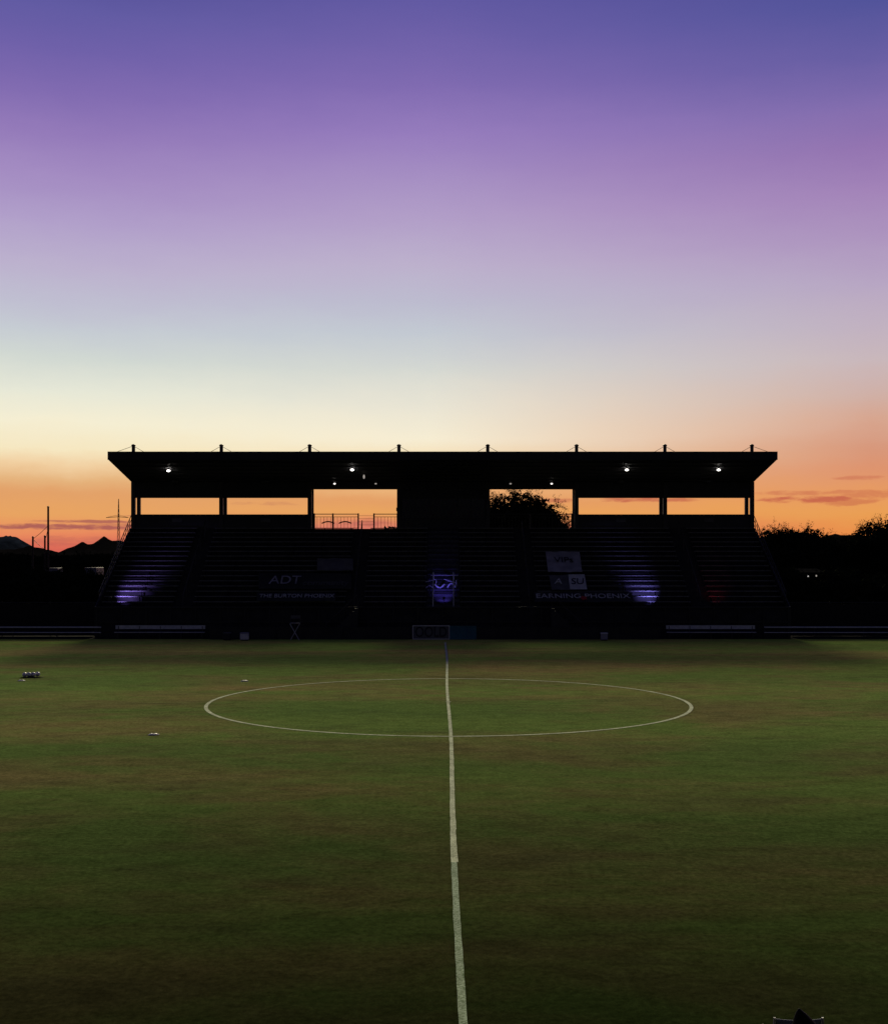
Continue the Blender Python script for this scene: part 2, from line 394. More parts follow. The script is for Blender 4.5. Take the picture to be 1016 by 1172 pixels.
# central stair with bent handrails
for x in (-.62, .82):
    mb = MB(); pts = []
    for i in (0, 1, 2, 3, 4):
        d, z = row(i); pts.append((x, d + .1, z + .95))
    d, z = row(4); pts += [(x, d + .3, z + 1.0), (x + .03, d + .5, z + .9), (x + .05, d + .5, z + .5)]
    mb.tube(pts, .035)
    for i in (0, 1, 2, 3): d, z = row(i); mb.tube([(x, d + .1, z), (x, d + .1, z + .95)], .032)
    mb.build('handrail', M['alu'], st)
def arc(px, py, hw, hh, D, r, up=True, n=9):
    cx, cz = PX(px, D), PZ(py, D); s = 1 if up else -1
    return MB().tube([(cx - hw + 2 * hw * k / (n - 1), D, cz + s * hh * math.sin(math.pi * k / (n - 1))) for k in range(n)], r, 6)
for a in ((503.0, 668.5, .36, .26, 88.0, .07, False), (516.5, 672.5, .30, .30, 88.0, .06, True), (491.5, 673, .28, .16, 88.2, .03, True)):
    arc(*a).build('handrail_hoop', M['alu'], st, True)
mb = MB(); D = 88.3
mb.tube([(PX(508, D), D, PZ(663, D)), (PX(521, D), D, PZ(667, D))], .04); mb.tube([(PX(487, D), D, PZ(666, D)), (PX(499, D), D, PZ(663, D))], .03)
mb.tube([(PX(493, D + .5), D + .5, PZ(658.5, D + .5)), (PX(524, D + .5), D + .5, PZ(658.5, D + .5))], .03)
for q in (499, 522): mb.tube([(PX(q, D), D, PZ(664, D)), (PX(q, D), D, 3.3)], .03)
mb.build('handrail_gate', M['alu'], st)
# end guard rails following the rake
for x in (XL + .03, XR - .03):
    mb = MB(); d0, z0 = row(0); d1, z1 = row(16)
    for h in (1.1, .75, .4): mb.tube([(x, d0, z0 + h), (x, d1, z1 + h)], .022 if h < 1 else .03, 6)
    for i in range(0, 17): d, z = row(i); mb.tube([(x, d, z), (x, d, z + 1.1)], .022, 5)
    mb.build('guard_rail', M['dark_steel'], st)
    sd_ = MB(); xs = (x - .1, x - .04) if x < 0 else (x + .04, x + .1)
    sd_.prism([(85.2, .02), (85.2, Z0 + .05), (d1, z1 + .05), (98.4, z1 + .05), (98.4, .02)][::-1], xs[0], xs[1]); sd_.build('side_cladding', M['panel'], st)
# roof: sloping closed slab with fascia
def soff(d): return 12.69 - .18 * (d - DF)
rf = MB(); RB = 97.5
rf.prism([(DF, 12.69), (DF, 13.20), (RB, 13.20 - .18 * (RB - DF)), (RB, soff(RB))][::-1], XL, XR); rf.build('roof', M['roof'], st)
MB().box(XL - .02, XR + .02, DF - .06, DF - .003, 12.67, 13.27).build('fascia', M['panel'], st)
# roof purlins seen from below
for d in np.arange(DF + .8, RB - .2, 1.05):
    z = soff(d); MB().box(XL + .05, XR - .05, d - .05, d + .05, z - .06, z - .004).build('purlin', M['dark_steel'], st)
for i, x in enumerate(masts):
    MB().box(x - .15, x + .15, DP - .15, DP + .15, ZT, soff(DP) - .01).build('post', M['dark_steel'], st)
    MB().box(x - .13, x + .13, DR - .13, DR + .13, ZT, soff(DR) - .01).build('post', M['dark_steel'], st)
    mz = PZ(509, DP)
    mb = MB(); mb.tube([(x, DP, 11.9), (x, DP, mz)], .135, 10); mb.lathe([(.0, -.02), (.17, 0), (.17, .07), (.06, .13)], (x, DP, mz - .09), 10)
    mb.build('mast', M['dark_steel'], st)
    mb = MB()
    for s in (-1, 1):
        pts = [(x + s * 4.4 * k / 8, DP + s * .05, mz - .1 - 2.15 * (k / 8) - .12 * math.sin(math.pi * k / 8)) for k in range(9)]
        if x + s * 4.4 < XL or x + s * 4.4 > XR: pts = pts[:1] + [(XL + .1 if s < 0 else XR - .1, DF + .5, 13.15)]
        mb.tube(pts, .017, 5)
    mb.build('tie_rod', M['matt'], st)
# rear screens: header and parapet in the four closed bays
for i in (0, 1, 5, 6):
    a, b = masts[i] + .152, masts[i + 1] - .152
    MB().box(a, b, DP - .06, DP + .06, PZ(570, DP), soff(DP) - .02).build('header_panel', M['panel'], st)
    pb = MB(); pb.box(a, b, DP - .06, DP + .06, ZT, PZ(589.5, DP)); pb.box(a, b, DP - .09, DP + .09, PZ(589.5, DP), PZ(589.5, DP) + .05)
    pb.build('parapet', M['panel'], st)
    c = (a + b) / 2; zc = PZ(595.5, DP)
    mb = MB(); mb.box(c - .38, c + .38, DP - .13, DP - .062, zc - .15, zc + .15)
    mb.build('wall_vent', M['banner_dim'], st)
    zc = soff(94.2)
    mb = MB(); mb.lathe([(.05, -.28), (.28, -.22), (.34, -.12), (.1, -.05), (.05, .0)], (PX(200 if i == 0 else 305 if i == 1 else 710 if i == 5 else 810, 94.2), 94.2, zc - .02), 12)
    mb.build('ceiling_fan', M['banner_dim'], st)
# lintel in the open bays
for i in (2, 4):
    MB().box(masts[i] + .152, masts[i + 1] - .152, DP - .1, DP + .1, PZ(559.5, DP), soff(DP) - .02).build('header_panel', M['panel'], st)
# press box in the middle bay
pb = thing_parts = bpy.data.objects.new('press_box', None); COL.objects.link(pb); pb.parent = st; pb.location = (0, 0, 0)
a, b = PX(455.5, DP), PX(559, DP); zb = PZ(571, DP); zs = PZ(592, DP)
mb = MB(); mb.box(a, b, DP - .1, DP + .1, ZT, zs); mb.box(a, b, DP - .1, DP + .1, zb, soff(DP) - .02)
mb.box(a, a + .12, DP + .1, 97.4, ZT, soff(97.4) - .02); mb.box(b - .12, b, DP + .1, 97.4, ZT, soff(97.4) - .02); mb.box(a + .12, b - .12, 97.2, 97.4, ZT, soff(97.4) - .02)
for sx_, s in ((a, -1), (b, 1)): mb.box(min(sx_, sx_ + s * .14), max(sx_, sx_ + s * .14), DP - .05, DP + .1, PZ(585, DP), PZ(581, DP))
def pbuild(mb, name, m):
    o = mb.build(name, m); o.parent = pb; o.location = -st.location; return o
pbuild(mb, 'wall', M['panel'])
n = 6
for k in range(n):
    x0, x1 = a + .3 + (b - a - .6) * k / n, a + .3 + (b - a - .6) * (k + 1) / n
    g = MB(); g.box(x0 + .03, x1 - .03, DP - .02, DP + .02, zs, zb); pbuild(g, 'window', M['glass'])
g = MB(); g.box(a + .3 - .04, b - .26, DP - .16, DP - .105, zs - .06, zs); g.box(a + .26, b - .26, DP - .16, DP - .105, zb, zb + .05)
for k in range(n + 1): x = a + .3 + (b - a - .6) * k / n; g.box(x - .028, x + .028, DP - .08, DP + .06, zs, zb)
pbuild(g, 'window_frame', M['dark_steel'])
# rear railings in the open bays
zr = PZ(588, DR)
for i in (2, 4):
    a, b = masts[i] + .132, masts[i + 1] - .132
    if i == 2:
        parts = [(a, PX(409.5, DR)), (PX(428.5, DR), b)]; posts = [a + .05, PX(381, DR), PX(410, DR), PX(428, DR), b - .05]
    else: parts = [(a, b)]; posts = [a + .05, (a + b) / 2, b - .05]
    for (p, q) in parts:
        mb = MB()
        mb.box(p, q, DR - .03, DR + .03, zr - .06, zr); mb.box(p, q, DR - .02, DR + .02, zr - .27, zr - .23); mb.box(p, q, DR - .02, DR + .02, ZT + .08, ZT + .12)
        nb = int((q - p) / .26)
        for k in range(1, nb): x = p + (q - p) * k / nb; mb.box(x - .012, x + .012, DR - .012, DR + .012, ZT + .12, zr - .27)
        mb.build('rear_railing', M['dark_steel'], st)
    if i == 2:
        mb = MB()
        for h in (.35, .6, .85, 1.08): mb.tube([(PX(410, DR), DR, ZT + h), (PX(428, DR), DR, ZT + h)], .01, 5)
        mb.build('railing_wire', M['dark_steel'], st)
        for px in (375.5, 395): arc(px, 599, .5, .14, DR - .05, .05, True).build('railing_ornament', M['dark_steel'], st)
    for x in posts: MB().box(x - .055, x + .055, DR - .06, DR + .06, ZT, zr + .03).build('railing_post', M['dark_steel'], st)
# access stairs from pitch side up to the front of the seating
for x0, x1 in ((PX(374, 84.9), PX(410, 84.9)), (PX(666, 84.9), PX(630, 84.9))):
    mb = MB(); n = 11
    for k in range(n):
        xa = x0 + (x1 - x0) * k / n; xb = x0 + (x1 - x0) * (k + 1) / n
        mb.box(min(xa, xb), max(xa, xb), 84.3, 85.09, .02, .02 + (Z0 - .02) * (k + 1) / n)
    mb.build('access_stairs', M['panel'], st)
    mb = MB(); mb.tube([(x0, 84.28, .02), (x0, 84.28, 1.0), (x1, 84.28, Z0 + .95), (x1, 84.28, Z0)], .03); mb.build('handrail', M['dark_steel'], st)

# ------------------------------------------------------------------ unseen near stand round the camera, added so its roof shades the near pitch
ns = thing('unseen_near_stand', (0, -8, 0), 'near side stand round the camera, outside the frame, added to shade the near pitch', 'grandstand')
prof = [(9.0, 0.02), (9.0, .9)]
for i in range(11): prof += [(9.0 - .8 * i, .9 + .3 * i), (9.0 - .8 * (i + 1), .9 + .3 * i)]
prof += [(-12, 4.0), (-12, .02)]
MB().prism(prof, -40, 40).build('seating_tier', M['concrete'], ns)
MB().box(-40, 40, -12.4, -12.003, .02, 13.2).build('wall', M['panel'], ns)
MB().prism([(-12.6, 12.2), (-12.6, 12.7), (9.5, 13.6), (9.5, 13.1)], -40, 40).build('roof', M['roof'], ns)
# ------------------------------------------------------------------ roof lamps
def soff_at(py):
    for d in np.arange(DF, RB, .02):
        if VY - (soff(d) - .12 - H) * F / d >= py: return float(d)
    return RB
def roof_lamp(px, py, wdt, hgt, lens, label):
    d = soff_at(py); x = PX(px, d); z = soff(d) - .065
    t = thing('roof_lamp', (x, d, z), label, 'lamp', 'lit lamps under the grandstand roof')
    MB().lathe([(.06, -.03), (.06, .0), (wdt * .3, .02), (wdt * .3, .05), (.05, .06)], (x, d, z), 16).build('housing', M['matt'], t)
    lm = MB().lathe([(wdt * .5 * math.sin(math.pi * q / 10) + .002, -.031 - hgt * .5 - hgt * .5 * math.cos(math.pi * q / 10)) for q in range(11)], (x, d, z), 16)
    lm.build('lens', lens, t, True)
    return t, (x, d, z - hgt - .06)
for px, py, s in ((193, 538, 'leftmost of the four large lamps under the roof'), (403, 537, 'large lamp under the roof above the open bay with the long railing'),
                  (717, 537, 'large lamp under the roof, third of four from the left'), (822, 537, 'rightmost of the four large lamps under the roof')):
    t, p = roof_lamp(px, py, .26, .15, M['lamp'], 'white lit ' + s)
    L = bpy.data.lights.new('lamp_glow', 'POINT'); L.energy = 0.1; L.color = (1, .93, .85); L.shadow_soft_size = .15
    lo = bpy.data.objects.new('lamp_glow', L); COL.objects.link(lo); lo.parent = t; lo.location = Vector(p) - t.location
for px, py, s in ((383, 553, 'left one over the open bay with the long railing'), (430, 553, 'right one over the open bay with the long railing'),
                  (584, 553, 'left one over the open bay with the tree behind'), (631, 553, 'right one over the open bay with the tree behind')):
    roof_lamp(px, py, .19, .13, M['lamp_small'] if px not in (430, 584) else M['lamp_dim'], 'small round lit lamp, ' + s)
t, p = roof_lamp(416.5, 543.5, .15, .32, M['lamp_dim'], 'small dim hanging lamp just right of the large lamp above the long railing')
for px, py, lab in ((410, 613, 'tiny upright step light under the left railing post'), (430, 612, 'tiny round step light under the right railing post')):
    d = 94.7; x, z = PX(px, d), PZ(py, d)
    t = thing('step_light', (x, d, z), lab, 'lamp', 'step lights below the open bay')
    hh = .14 if px == 410 else .07
    MB().box(x - .08, x + .08, d - .02, d + .2, z - hh - .05, z + hh + .05).build('housing', M['dark_steel'], t)
    MB().box(x - .045, x + .045, d - .04, d - .022, z - hh, z + hh).build('lens', M['lamp_dim'], t)

# ------------------------------------------------------------------ coloured uplights on the front ledge
def uplight(px, color, lens, power, aim, cone, label, lx=0.0, z=Z0 + .1):
    d = 84.75; x = PX(px, d) + lx
    t = thing('uplight', (x, d, z), label, 'lamp', 'coloured uplights along the front of the stand')
    tgt = Vector(aim); src = Vector((x, d + .12, z + .62)); q = (tgt - src).normalized()
    mb = MB(); mb.tube([src - q * .14, src - q * .05, src + q * .06], .075, 12); mb.build('housing', M['black'], t)
    mb = MB(); mb.tube([src + q * .062, src + q * .075], .06, 12); mb.build('lens', lens, t)
    mb = MB(); mb.tube([(x, 85.3, z), (x, 85.3, z + .45), (x, d + .12, z + .5)], .025, 6); mb.box(x - .1, x + .1, d + .05, d + .19, z + .48, z + .5); mb.box(x - .1, x - .08, d + .1, d + .14, z + .5, z + .66); mb.box(x + .08, x + .1, d + .1, d + .14, z + .5, z + .66); mb.build('bracket', M['black'], t)
    L = bpy.data.lights.new('uplight_beam', 'SPOT'); L.energy = power; L.color = color; L.spot_size = R(cone); L.spot_blend = 1.0; L.shadow_soft_size = .05
    lo = bpy.data.objects.new('uplight_beam', L); COL.objects.link(lo); lo.parent = t; lo.location = src + q * .1 - t.location
    lo.rotation_euler = q.to_track_quat('-Z', 'Y').to_euler()
VIO = (0.36, 0.24, 1.0); BLU = (0.28, 0.24, 1.0)
uplight(126, VIO, M['violet'], 600, (-22.0, 88.0, 3.15), 52, 'violet uplight washing the benches at the far left end of the stand')
uplight(508, (0.17, 0.12, 1.0), M['blue'], 260, (0.1, 87.4, 3.1), 46, 'blue uplight at the foot of the central stair', 0.0)
uplight(753, BLU, M['blue'], 580, (14.4, 88.0, 3.15), 52, 'blue uplight washing the benches right of the red and grey banners')
uplight(822, (1.0, .05, .09), M['redl'], 22, (19.5, 88.0, 3.2), 54, 'faint red uplight near the right end of the stand')

# ------------------------------------------------------------------ banners laid over the benches
NRM = Vector((0, -RISE, RUN)).normalized(); UPV = Vector((0, RUN, RISE)).normalized()
def rake(i, off=.44): d, z = row(i); return Vector((0, d, z)) + NRM * off
def py_row(py):
    lo_, hi_ = -2.0, 17.0
    for _ in range(40):
        mid_ = (lo_ + hi_) / 2; p = rake(mid_)
        if VY - (p.z - H) * F / p.y > py: lo_ = mid_
        else: hi_ = mid_
    return lo_
def banner(x0, x1, y0, y1, face, texts, label, skew=0.0, name='banner'):
    i0, i1 = py_row(y1), py_row(y0); p0, p1 = rake(i0), rake(i1)
    xa0, xa1 = PX(x0, p0.y), PX(x1, p0.y); xb0, xb1 = PX(x0 - skew, p1.y), PX(x1 - skew, p1.y)
    c = Vector(((xa0 + xa1) / 2, (p0.y + p1.y) / 2, (p0.z + p1.z) / 2))
    t = thing(name, c, label, 'banner', 'banners spread over the benches')
    nx, ny = 14, 5; vs = []
    for j in range(ny + 1):
        for i in range(nx + 1):
            s, r = i / nx, j / ny; p = p0.lerp(p1, r)
            x = (xa0 + (xa1 - xa0) * s) * (1 - r) + (xb0 + (xb1 - xb0) * s) * r
            q = p + NRM * (.02 * math.sin(9 * s + 3 * r) + .015 * math.sin(17 * s)); vs.append((x, q.y, q.z))
    if face:
        o = MB().add(vs, [(j * (nx + 1) + i, j * (nx + 1) + i + 1, (j + 1) * (nx + 1) + i + 1, (j + 1) * (nx + 1) + i) for j in range(ny) for i in range(nx)]).build('cloth', face, t)
        sm = o.modifiers.new('thick', 'SOLIDIFY'); sm.thickness = .012
    L_ = (p1 - p0).length
    for body, fx, fy, size, wd, m, sh in texts:
        pos = p0.lerp(p1, fy); x = xa0 + (xa1 - xa0) * fx
        rot = Matrix((Vector((1, 0, 0)), UPV, NRM)).transposed().to_4x4()
        text_mesh(body, 'lettering', size, m, t, Matrix.Translation(Vector((x, pos.y, pos.z)) + NRM * .07) @ rot, .008, wd, sh)
    return t, p0, p1
Dm = 88
S = Dm / F
banner(296, 402, 656, 674, M['board_dark'], [('ADT', .27, .5, 1.5, 36 * S, M['banner'], 0), ('community', .72, .33, .95, 52 * S, M['banner_dim'], .1)],
       'black banner with large pale ADT letters and small script beside them'.replace('ADT letters', 'capital letters'))
banner(294, 384, 678, 688, M['board_dark'], [('THE BURTON PHOENIX', .5, .5, .62, 84 * S, M['letters'], 0)], 'narrow black banner with one line of small pale capitals, left of the centre')
banner(363, 404, 639, 653, M['banner_dim'], [], 'plain dark grey cloth above the black banner with large capitals')
banner(627, 666, 631.5, 654.5, M['banner'], [('VIPs', .5, .55, 1.0, 22 * S, M['letters_dark'], 0)], 'square grey banner with dark print, topmost of the right stack', 3)
t, p0, p1 = banner(631, 672, 658, 675, M['banner_dim'], [('A', .2, .5, 1.0, 9 * S, M['letters'], .2), ('SU', .76, .5, 1.1, 15 * S, M['letters_dark'], .15)], 'dark banner with pale right half and slanted letters, middle of the right stack', 3)
pm = MB(); pm.add([(PX(652, p0.y), p0.y, p0.z), (PX(671.5, p0.y), p0.y, p0.z), (PX(668.5, p1.y), p1.y, p1.z), (PX(650, p1.y), p1.y, p1.z)], [(0, 1, 2, 3)])
pm.v = [tuple(Vector(q) + NRM * .045) for q in pm.v]; o = pm.build('pale_patch', M['letters'], t); q = o.modifiers.new('thick', 'SOLIDIFY'); q.thickness = .006
t, p0, p1 = banner(612, 724, 677.5, 689, M['board_dark'], [('EARNING PHOENIX', .5, .5, .78, 105 * S, M['letters'], 0)], 'long black banner with pale capitals and a red mark, lowest of the right stack', 1)
for r_, ph in ((.32, 0.0), (.2, .6)):
    mb = MB(); pc = p0.lerp(p1, .3)
    vs = [Vector((PX(667.5, pc.y), pc.y, pc.z)) + NRM * (.085 if r_ > .25 else .1) + (Vector((1, 0, 0)) * math.cos(q * math.pi / 5 + ph) + UPV * math.sin(q * math.pi / 5 + ph)) * (r_ if q % 2 else r_ * .55) for q in range(10)]
    mb.add(vs, [tuple(range(10))]); mb.build('red_mark', M['letters_red'], t)

# ------------------------------------------------------------------ pitch side boards, benches, rails
def board(x0, x1, D, z1, face, frame, label, letters=None, m=None):
    t = thing('advertising_board', ((x0 + x1) / 2, D, .02), label, 'board', 'boards along the far touchline')
    MB().box(x0 + .05, x1 - .05, D, D + .05, .07, z1 - .05).build('face', face, t)
    mb = MB(); mb.box(x0, x1, D - .02, D + .07, z1 - .05, z1); mb.box(x0, x1, D - .02, D + .07, .02, .07); mb.box(x0, x0 + .05, D - .02, D + .07, .07, z1 - .05); mb.box(x1 - .05, x1, D - .02, D + .07, .07, z1 - .05)
    mb.build('frame', frame, t)
    mb = MB()
    for x in (x0 + .3, x1 - .3): mb.box(x - .03, x + .03, D + .07, D + .5, .02, .06); mb.tube([(x, D + .48, .05), (x, D + .09, z1 - .1)], .02)
    mb.build('brace', M['dark_steel'], t)
    if letters:
        rot = Matrix(((1, 0, 0), (0, 0, -1), (0, 1, 0))).to_4x4()
        text_mesh(letters, 'lettering', .98, m, t, Matrix.Translation((( x0 + x1) / 2, D - .012, z1 / 2 + .01)) @ rot, .008, (x1 - x0) * .84)
BD = 83.6
xa, xb, xc = PX(472, BD), PX(514.5, BD), PX(545, BD); BZ = PZ(715.8, BD)
board(xa, xb, BD, BZ, M['board_grey'], M['white'], 'framed grey board with four tall dark letters at the end of the halfway line', 'OOLD', M['letters_dark'])
board(xb + .01, xc, BD, BZ - .03, M['board_teal'], M['board_teal'], 'dark teal board right of the lettered board')
for k in range(3):
    xs = PX(240, BD) + (xa - .1 - PX(240, BD)) * k / 3; xe = PX(240, BD) + (xa - .1 - PX(240, BD)) * (k + 1) / 3 - .05
    board(xs, xe, BD + .1, BZ - .12, M['board_dark'], M['panel'], ['plain black board next to the left team bench', 'plain black board, middle of the three left of the lettered board', 'plain black board directly left of the lettered board'][k])
    w_ = (PX(757, BD) - xc - .1) / 3; xs = xc + .05 + w_ * k
    board(xs, xs + w_ - .05, BD + .1, BZ - .12, M['board_dark'], M['panel'], ['plain black board directly right of the teal board', 'plain black board, middle of the three right of the teal board', 'plain black board next to the right team bench'][k])
def team_bench(x0, x1, label):
    D = 84.4; t = thing('team_bench', ((x0 + x1) / 2, D, .02), label, 'bench', 'team benches beside the pitch')
    zb_ = PZ(716, D)
    MB().box(x0, x1, D + .34, D + .38, zb_ - .26, zb_).build('backrest', M['alu'], t)
    MB().box(x0, x1, D - .02, D + .30, .43, .47).build('seat', M['alu'], t)
    for k in range(5):
        x = x0 + .2 + (x1 - x0 - .4) * k / 4
        mb = MB(); mb.box(x - .03, x + .03, D + .05, D + .1, .02, .43); mb.box(x - .03, x + .03, D + .28, D + .335, .02, .425); mb.box(x - .025, x + .025, D + .335, D + .42, .3, zb_ - .05); mb.build('leg', M['dark_steel'], t)
team_bench(PX(131, 84.4), PX(234, 84.4), 'long silver team bench with backrest left of the halfway line')
team_bench(PX(763, 84.4), PX(865, 84.4), 'long silver team bench with backrest right of the halfway line')
def rail(x0, x1, D, label):
    t = thing('rail_fence', ((x0 + x1) / 2, D, .02), label, 'fence', 'low rail fences at the far corners')
    za, zb_ = PZ(718, D), PZ(724, D)
    for z, r in ((za, .05), (zb_, .035)): MB().tube([(x0, D, z), (x1, D, z)], r, 8).build('rail', M['alu'], t)
    n = int((x1 - x0) / 3)
    mb = [MB().tube([(x0 + .05 + (x1 - x0 - .1) * k / n, D + .06, .02), (x0 + .05 + (x1 - x0 - .1) * k / n, D + .06, za)], .03, 8).build('post', M['dark_steel'], t) for k in range(n + 1)]
rail(-42, PX(116, 85), 85, 'low two rail silver fence left of the stand'); rail(PX(874, 85), 43, 85, 'low two rail silver fence right of the stand')
def windscreen(x0, x1, D, label):
    t = thing('windscreen_fence', ((x0 + x1) / 2, D, 0), label, 'fence', 'dark screened fences beside the stand')
    n = int((x1 - x0) / 3)
    vs = []; 
    for k in range(n * 4 + 1):
        x = x0 + (x1 - x0) * k / (n * 4); dy = .03 * math.sin(k * 1.7)
        vs += [(x, D + dy, .05), (x, D + dy, 2.35 + .04 * math.sin(k * .9))]
    o = MB().add(vs, [(2 * k, 2 * k + 2, 2 * k + 3, 2 * k + 1) for k in range(n * 4)]).build('screen', M['nylon'], t); s_ = o.modifiers.new('thick', 'SOLIDIFY'); s_.thickness = .01
    for k in range(n + 1): x = x0 + (x1 - x0) * k / n; MB().tube([(x, D + .1, 0), (x, D + .1, 2.5)], .035, 8).build('post', M['dark_steel'], t)
    MB().tube([(x0, D + .1, 2.42), (x1, D + .1, 2.42)], .025, 6).build('rail', M['dark_steel'], t)
windscreen(-45, XL - .3, 87, 'tall black screened fence left of the stand'); windscreen(XR + .3, 46, 87, 'tall black screened fence right of the stand')
# small equipment by the boards
def cooler(px, D, wd, label, body, lid):
    x = PX(px, D); t = thing('drinks_cooler', (x, D, .02), label, 'cooler', 'drinks coolers by the touchline')
    MB().box(x - wd / 2, x + wd / 2, D - .2, D + .2, .08, .46).build('body', body, t, bevel=.03)
    MB().box(x - wd / 2 - .015, x + wd / 2 + .015, D - .215, D + .215, .463, .54).build('lid', lid, t, bevel=.02)
    mb = MB()
    for s in (-1, 1): mb.tube([(x + s * (wd / 2 + .005), D - .1, .38), (x + s * (wd / 2 + .06), D - .1, .40), (x + s * (wd / 2 + .06), D + .1, .40), (x + s * (wd / 2 + .005), D + .1, .38)], .012, 6)
    mb.build('handle', M['black'], t)
    mb = MB(); mb.box(x - wd / 2 + .03, x + wd / 2 - .03, D - .17, D + .17, .02, .079); mb.build('base', M['black'], t)
cooler(280, 82.6, .55, 'pale cooler on the grass in front of the left black boards', M['white'], M['banner'])
cooler(691, 82.6, .45, 'pale cooler on the grass in front of the right black boards', M['banner'], M['white'])
cooler(260, 82.9, .5, 'dark cooler beside the pale one at the left boards', M['panel'], M['banner_dim'])
# tall folding director chair
D = 83.1; x = PX(338, D); t = thing('director_chair', (x, D, .004), 'tall folding director chair with pale canvas in front of the left black boards', 'chair')
for s in (-1, 1):
    MB().tube([(x - .32 * s, D - .2 + .2 * s, .02), (x + .32 * s, D - .2 + .2 * s, 1.15)], .025, 6).build('leg', M['alu'], t)
    MB().tube([(x + .32 * s, D + .2, .02), (x + .32 * s, D + .22, 1.65)], .02, 6).build('back_post', M['dark_steel'], t)
MB().box(x - .32, x + .32, D - .25, D + .2, 1.15, 1.18).build('seat', M['banner'], t); MB().box(x - .32, x + .32, D + .2, D + .215, 1.45, 1.68).build('backrest', M['banner_dim'], t)

# ------------------------------------------------------------------ balls, cones on the pitch
def ball(px, py, label, k):
    Yb = H * F / (py - VY); Yb = (H - .11) * F / (py - VY); x = PX(px, Yb)
    t = thing('football', (x, Yb, .012), label, 'ball', 'footballs lying in a row')
    bm = bmesh.new(); bmesh.ops.create_icosphere(bm, subdivisions=3, radius=.11)
    me = bpy.data.meshes.new('cover'); bm.to_mesh(me); bm.free(); me.materials.append(M['ball']); me.materials.append(M['black'])
    rnd = random.Random(k); rot = Matrix.Rotation(rnd.uniform(0, 6), 3, 'X') @ Matrix.Rotation(rnd.uniform(0, 6), 3, 'Z')
    ph = (1 + 5 ** .5) / 2; cen = [rot @ Vector(q).normalized() for q in [(0, s, r * ph) for s in (-1, 1) for r in (-1, 1)] + [(s, r * ph, 0) for s in (-1, 1) for r in (-1, 1)] + [(s * ph, 0, r) for s in (-1, 1) for r in (-1, 1)]]
    for p in me.polygons:
        p.use_smooth = True
        if max(p.center.normalized().dot(c) for c in cen) > .985: p.material_index = 1
    o = bpy.data.objects.new('cover', me); COL.objects.link(o); o.parent = t; o.location = (0, 0, .11)
for k, (px, py, s) in enumerate(((28.5, 772.6, 'leftmost of the balls'), (33.5, 772.4, 'second ball from the left'), (38.5, 772.2, 'third ball from the left'), (43.5, 771.8, 'rightmost of the balls'))):
    ball(px, py, 'white and black football on the grass, %s behind the dark bag' % s, k)
D = 56.9; x = PX(36, D)
t = thing('ball_bag', (x, D, .01), 'flat dark mesh ball bag lying in front of the row of footballs', 'bag')
vs = []; 
for j in range(7):
    for i in range(15):
        s, r = i / 14 * 2 - 1, j / 6 * 2 - 1; h = .045 * max(0, 1 - s * s) * max(0, 1 - r * r) + .02 * math.sin(7 * s + 4 * r) * (1 - s * s) * (1 - r * r)
        vs.append((x + .45 * s * (1 - .1 * r * r), D - .1 + .3 * r, .012 + max(0, h)))
MB().add(vs, [(j * 15 + i, j * 15 + i + 1, (j + 1) * 15 + i + 1, (j + 1) * 15 + i) for j in range(6) for i in range(14)]).build('sack', M['matt'], t, True)
MB().tube([(x + .4, D, .03), (x + .5, D - .05, .02), (x + .55, D + .08, .02)], .012, 5).build('drawstring', M['black'], t)
for px, py, s in ((25, 779.5, 'beside the dark ball bag'), (280, 779.8, 'just left of the centre circle'), (176, 841.3, 'alone on the left half, nearest the camera')):
    Yc = H * F / (py - VY); x = PX(px, Yc)
    o = MB().lathe([(.17, 0), (.18, .008), (.09, .045), (.055, .05), (.05, .044), (.09, .036)], (0, 0, 0), 24).build('marker_disc', M['white'], None, True)
    o.location = (x, Yc, .006); tag(o, 'white training marker disc on the grass, ' + s, 'marker', 'training markers on the pitch')

# ------------------------------------------------------------------ folding chair with a black bag at the near touchline
D = 12.35; x = PX(914, D); ZC = PZ(1165.5, D)
t = thing('folding_chair', (x, D, .01), 'blue canvas folding chair with pale frame at the bottom right edge', 'chair')
hw = 27.5 * D / F
for s in (-1, 1):
    MB().tube([(x + s * (hw + .03), D - .02, .02), (x + s * (hw + .02), D, .45), (x + s * hw, D + .02, ZC)], .013, 8).build('back_post', M['alu'], t)
    MB().tube([(x + s * (hw + .06), D + .42, .02), (x + s * (hw + .02), D + .1, .46)], .013, 8).build('leg', M['alu'], t)
    MB().tube([(x + s * (hw + .012), D + .03, .62), (x + s * (hw + .012), D + .42, .64)], .014, 8).build('armrest', M['black'], t)
vs = []
for j in range(5):
    for i in range(9):
        s = i / 8 * 2 - 1; r = j / 4; vs.append((x + s * (hw - .012), D + .015 - .03 * (1 - s * s), ZC - .01 - .40 * (1 - r) - .006 * (1 - s * s)))
o = MB().add(vs, [(j * 9 + i, j * 9 + i + 1, (j + 1) * 9 + i + 1, (j + 1) * 9 + i) for j in range(4) for i in range(8)]).build('backrest', M['canvas'], t, True); q = o.modifiers.new('thick', 'SOLIDIFY'); q.thickness = .006
MB().box(x - hw, x + hw, D + .03, D + .42, .44, .455).build('seat', M['canvas'], t)
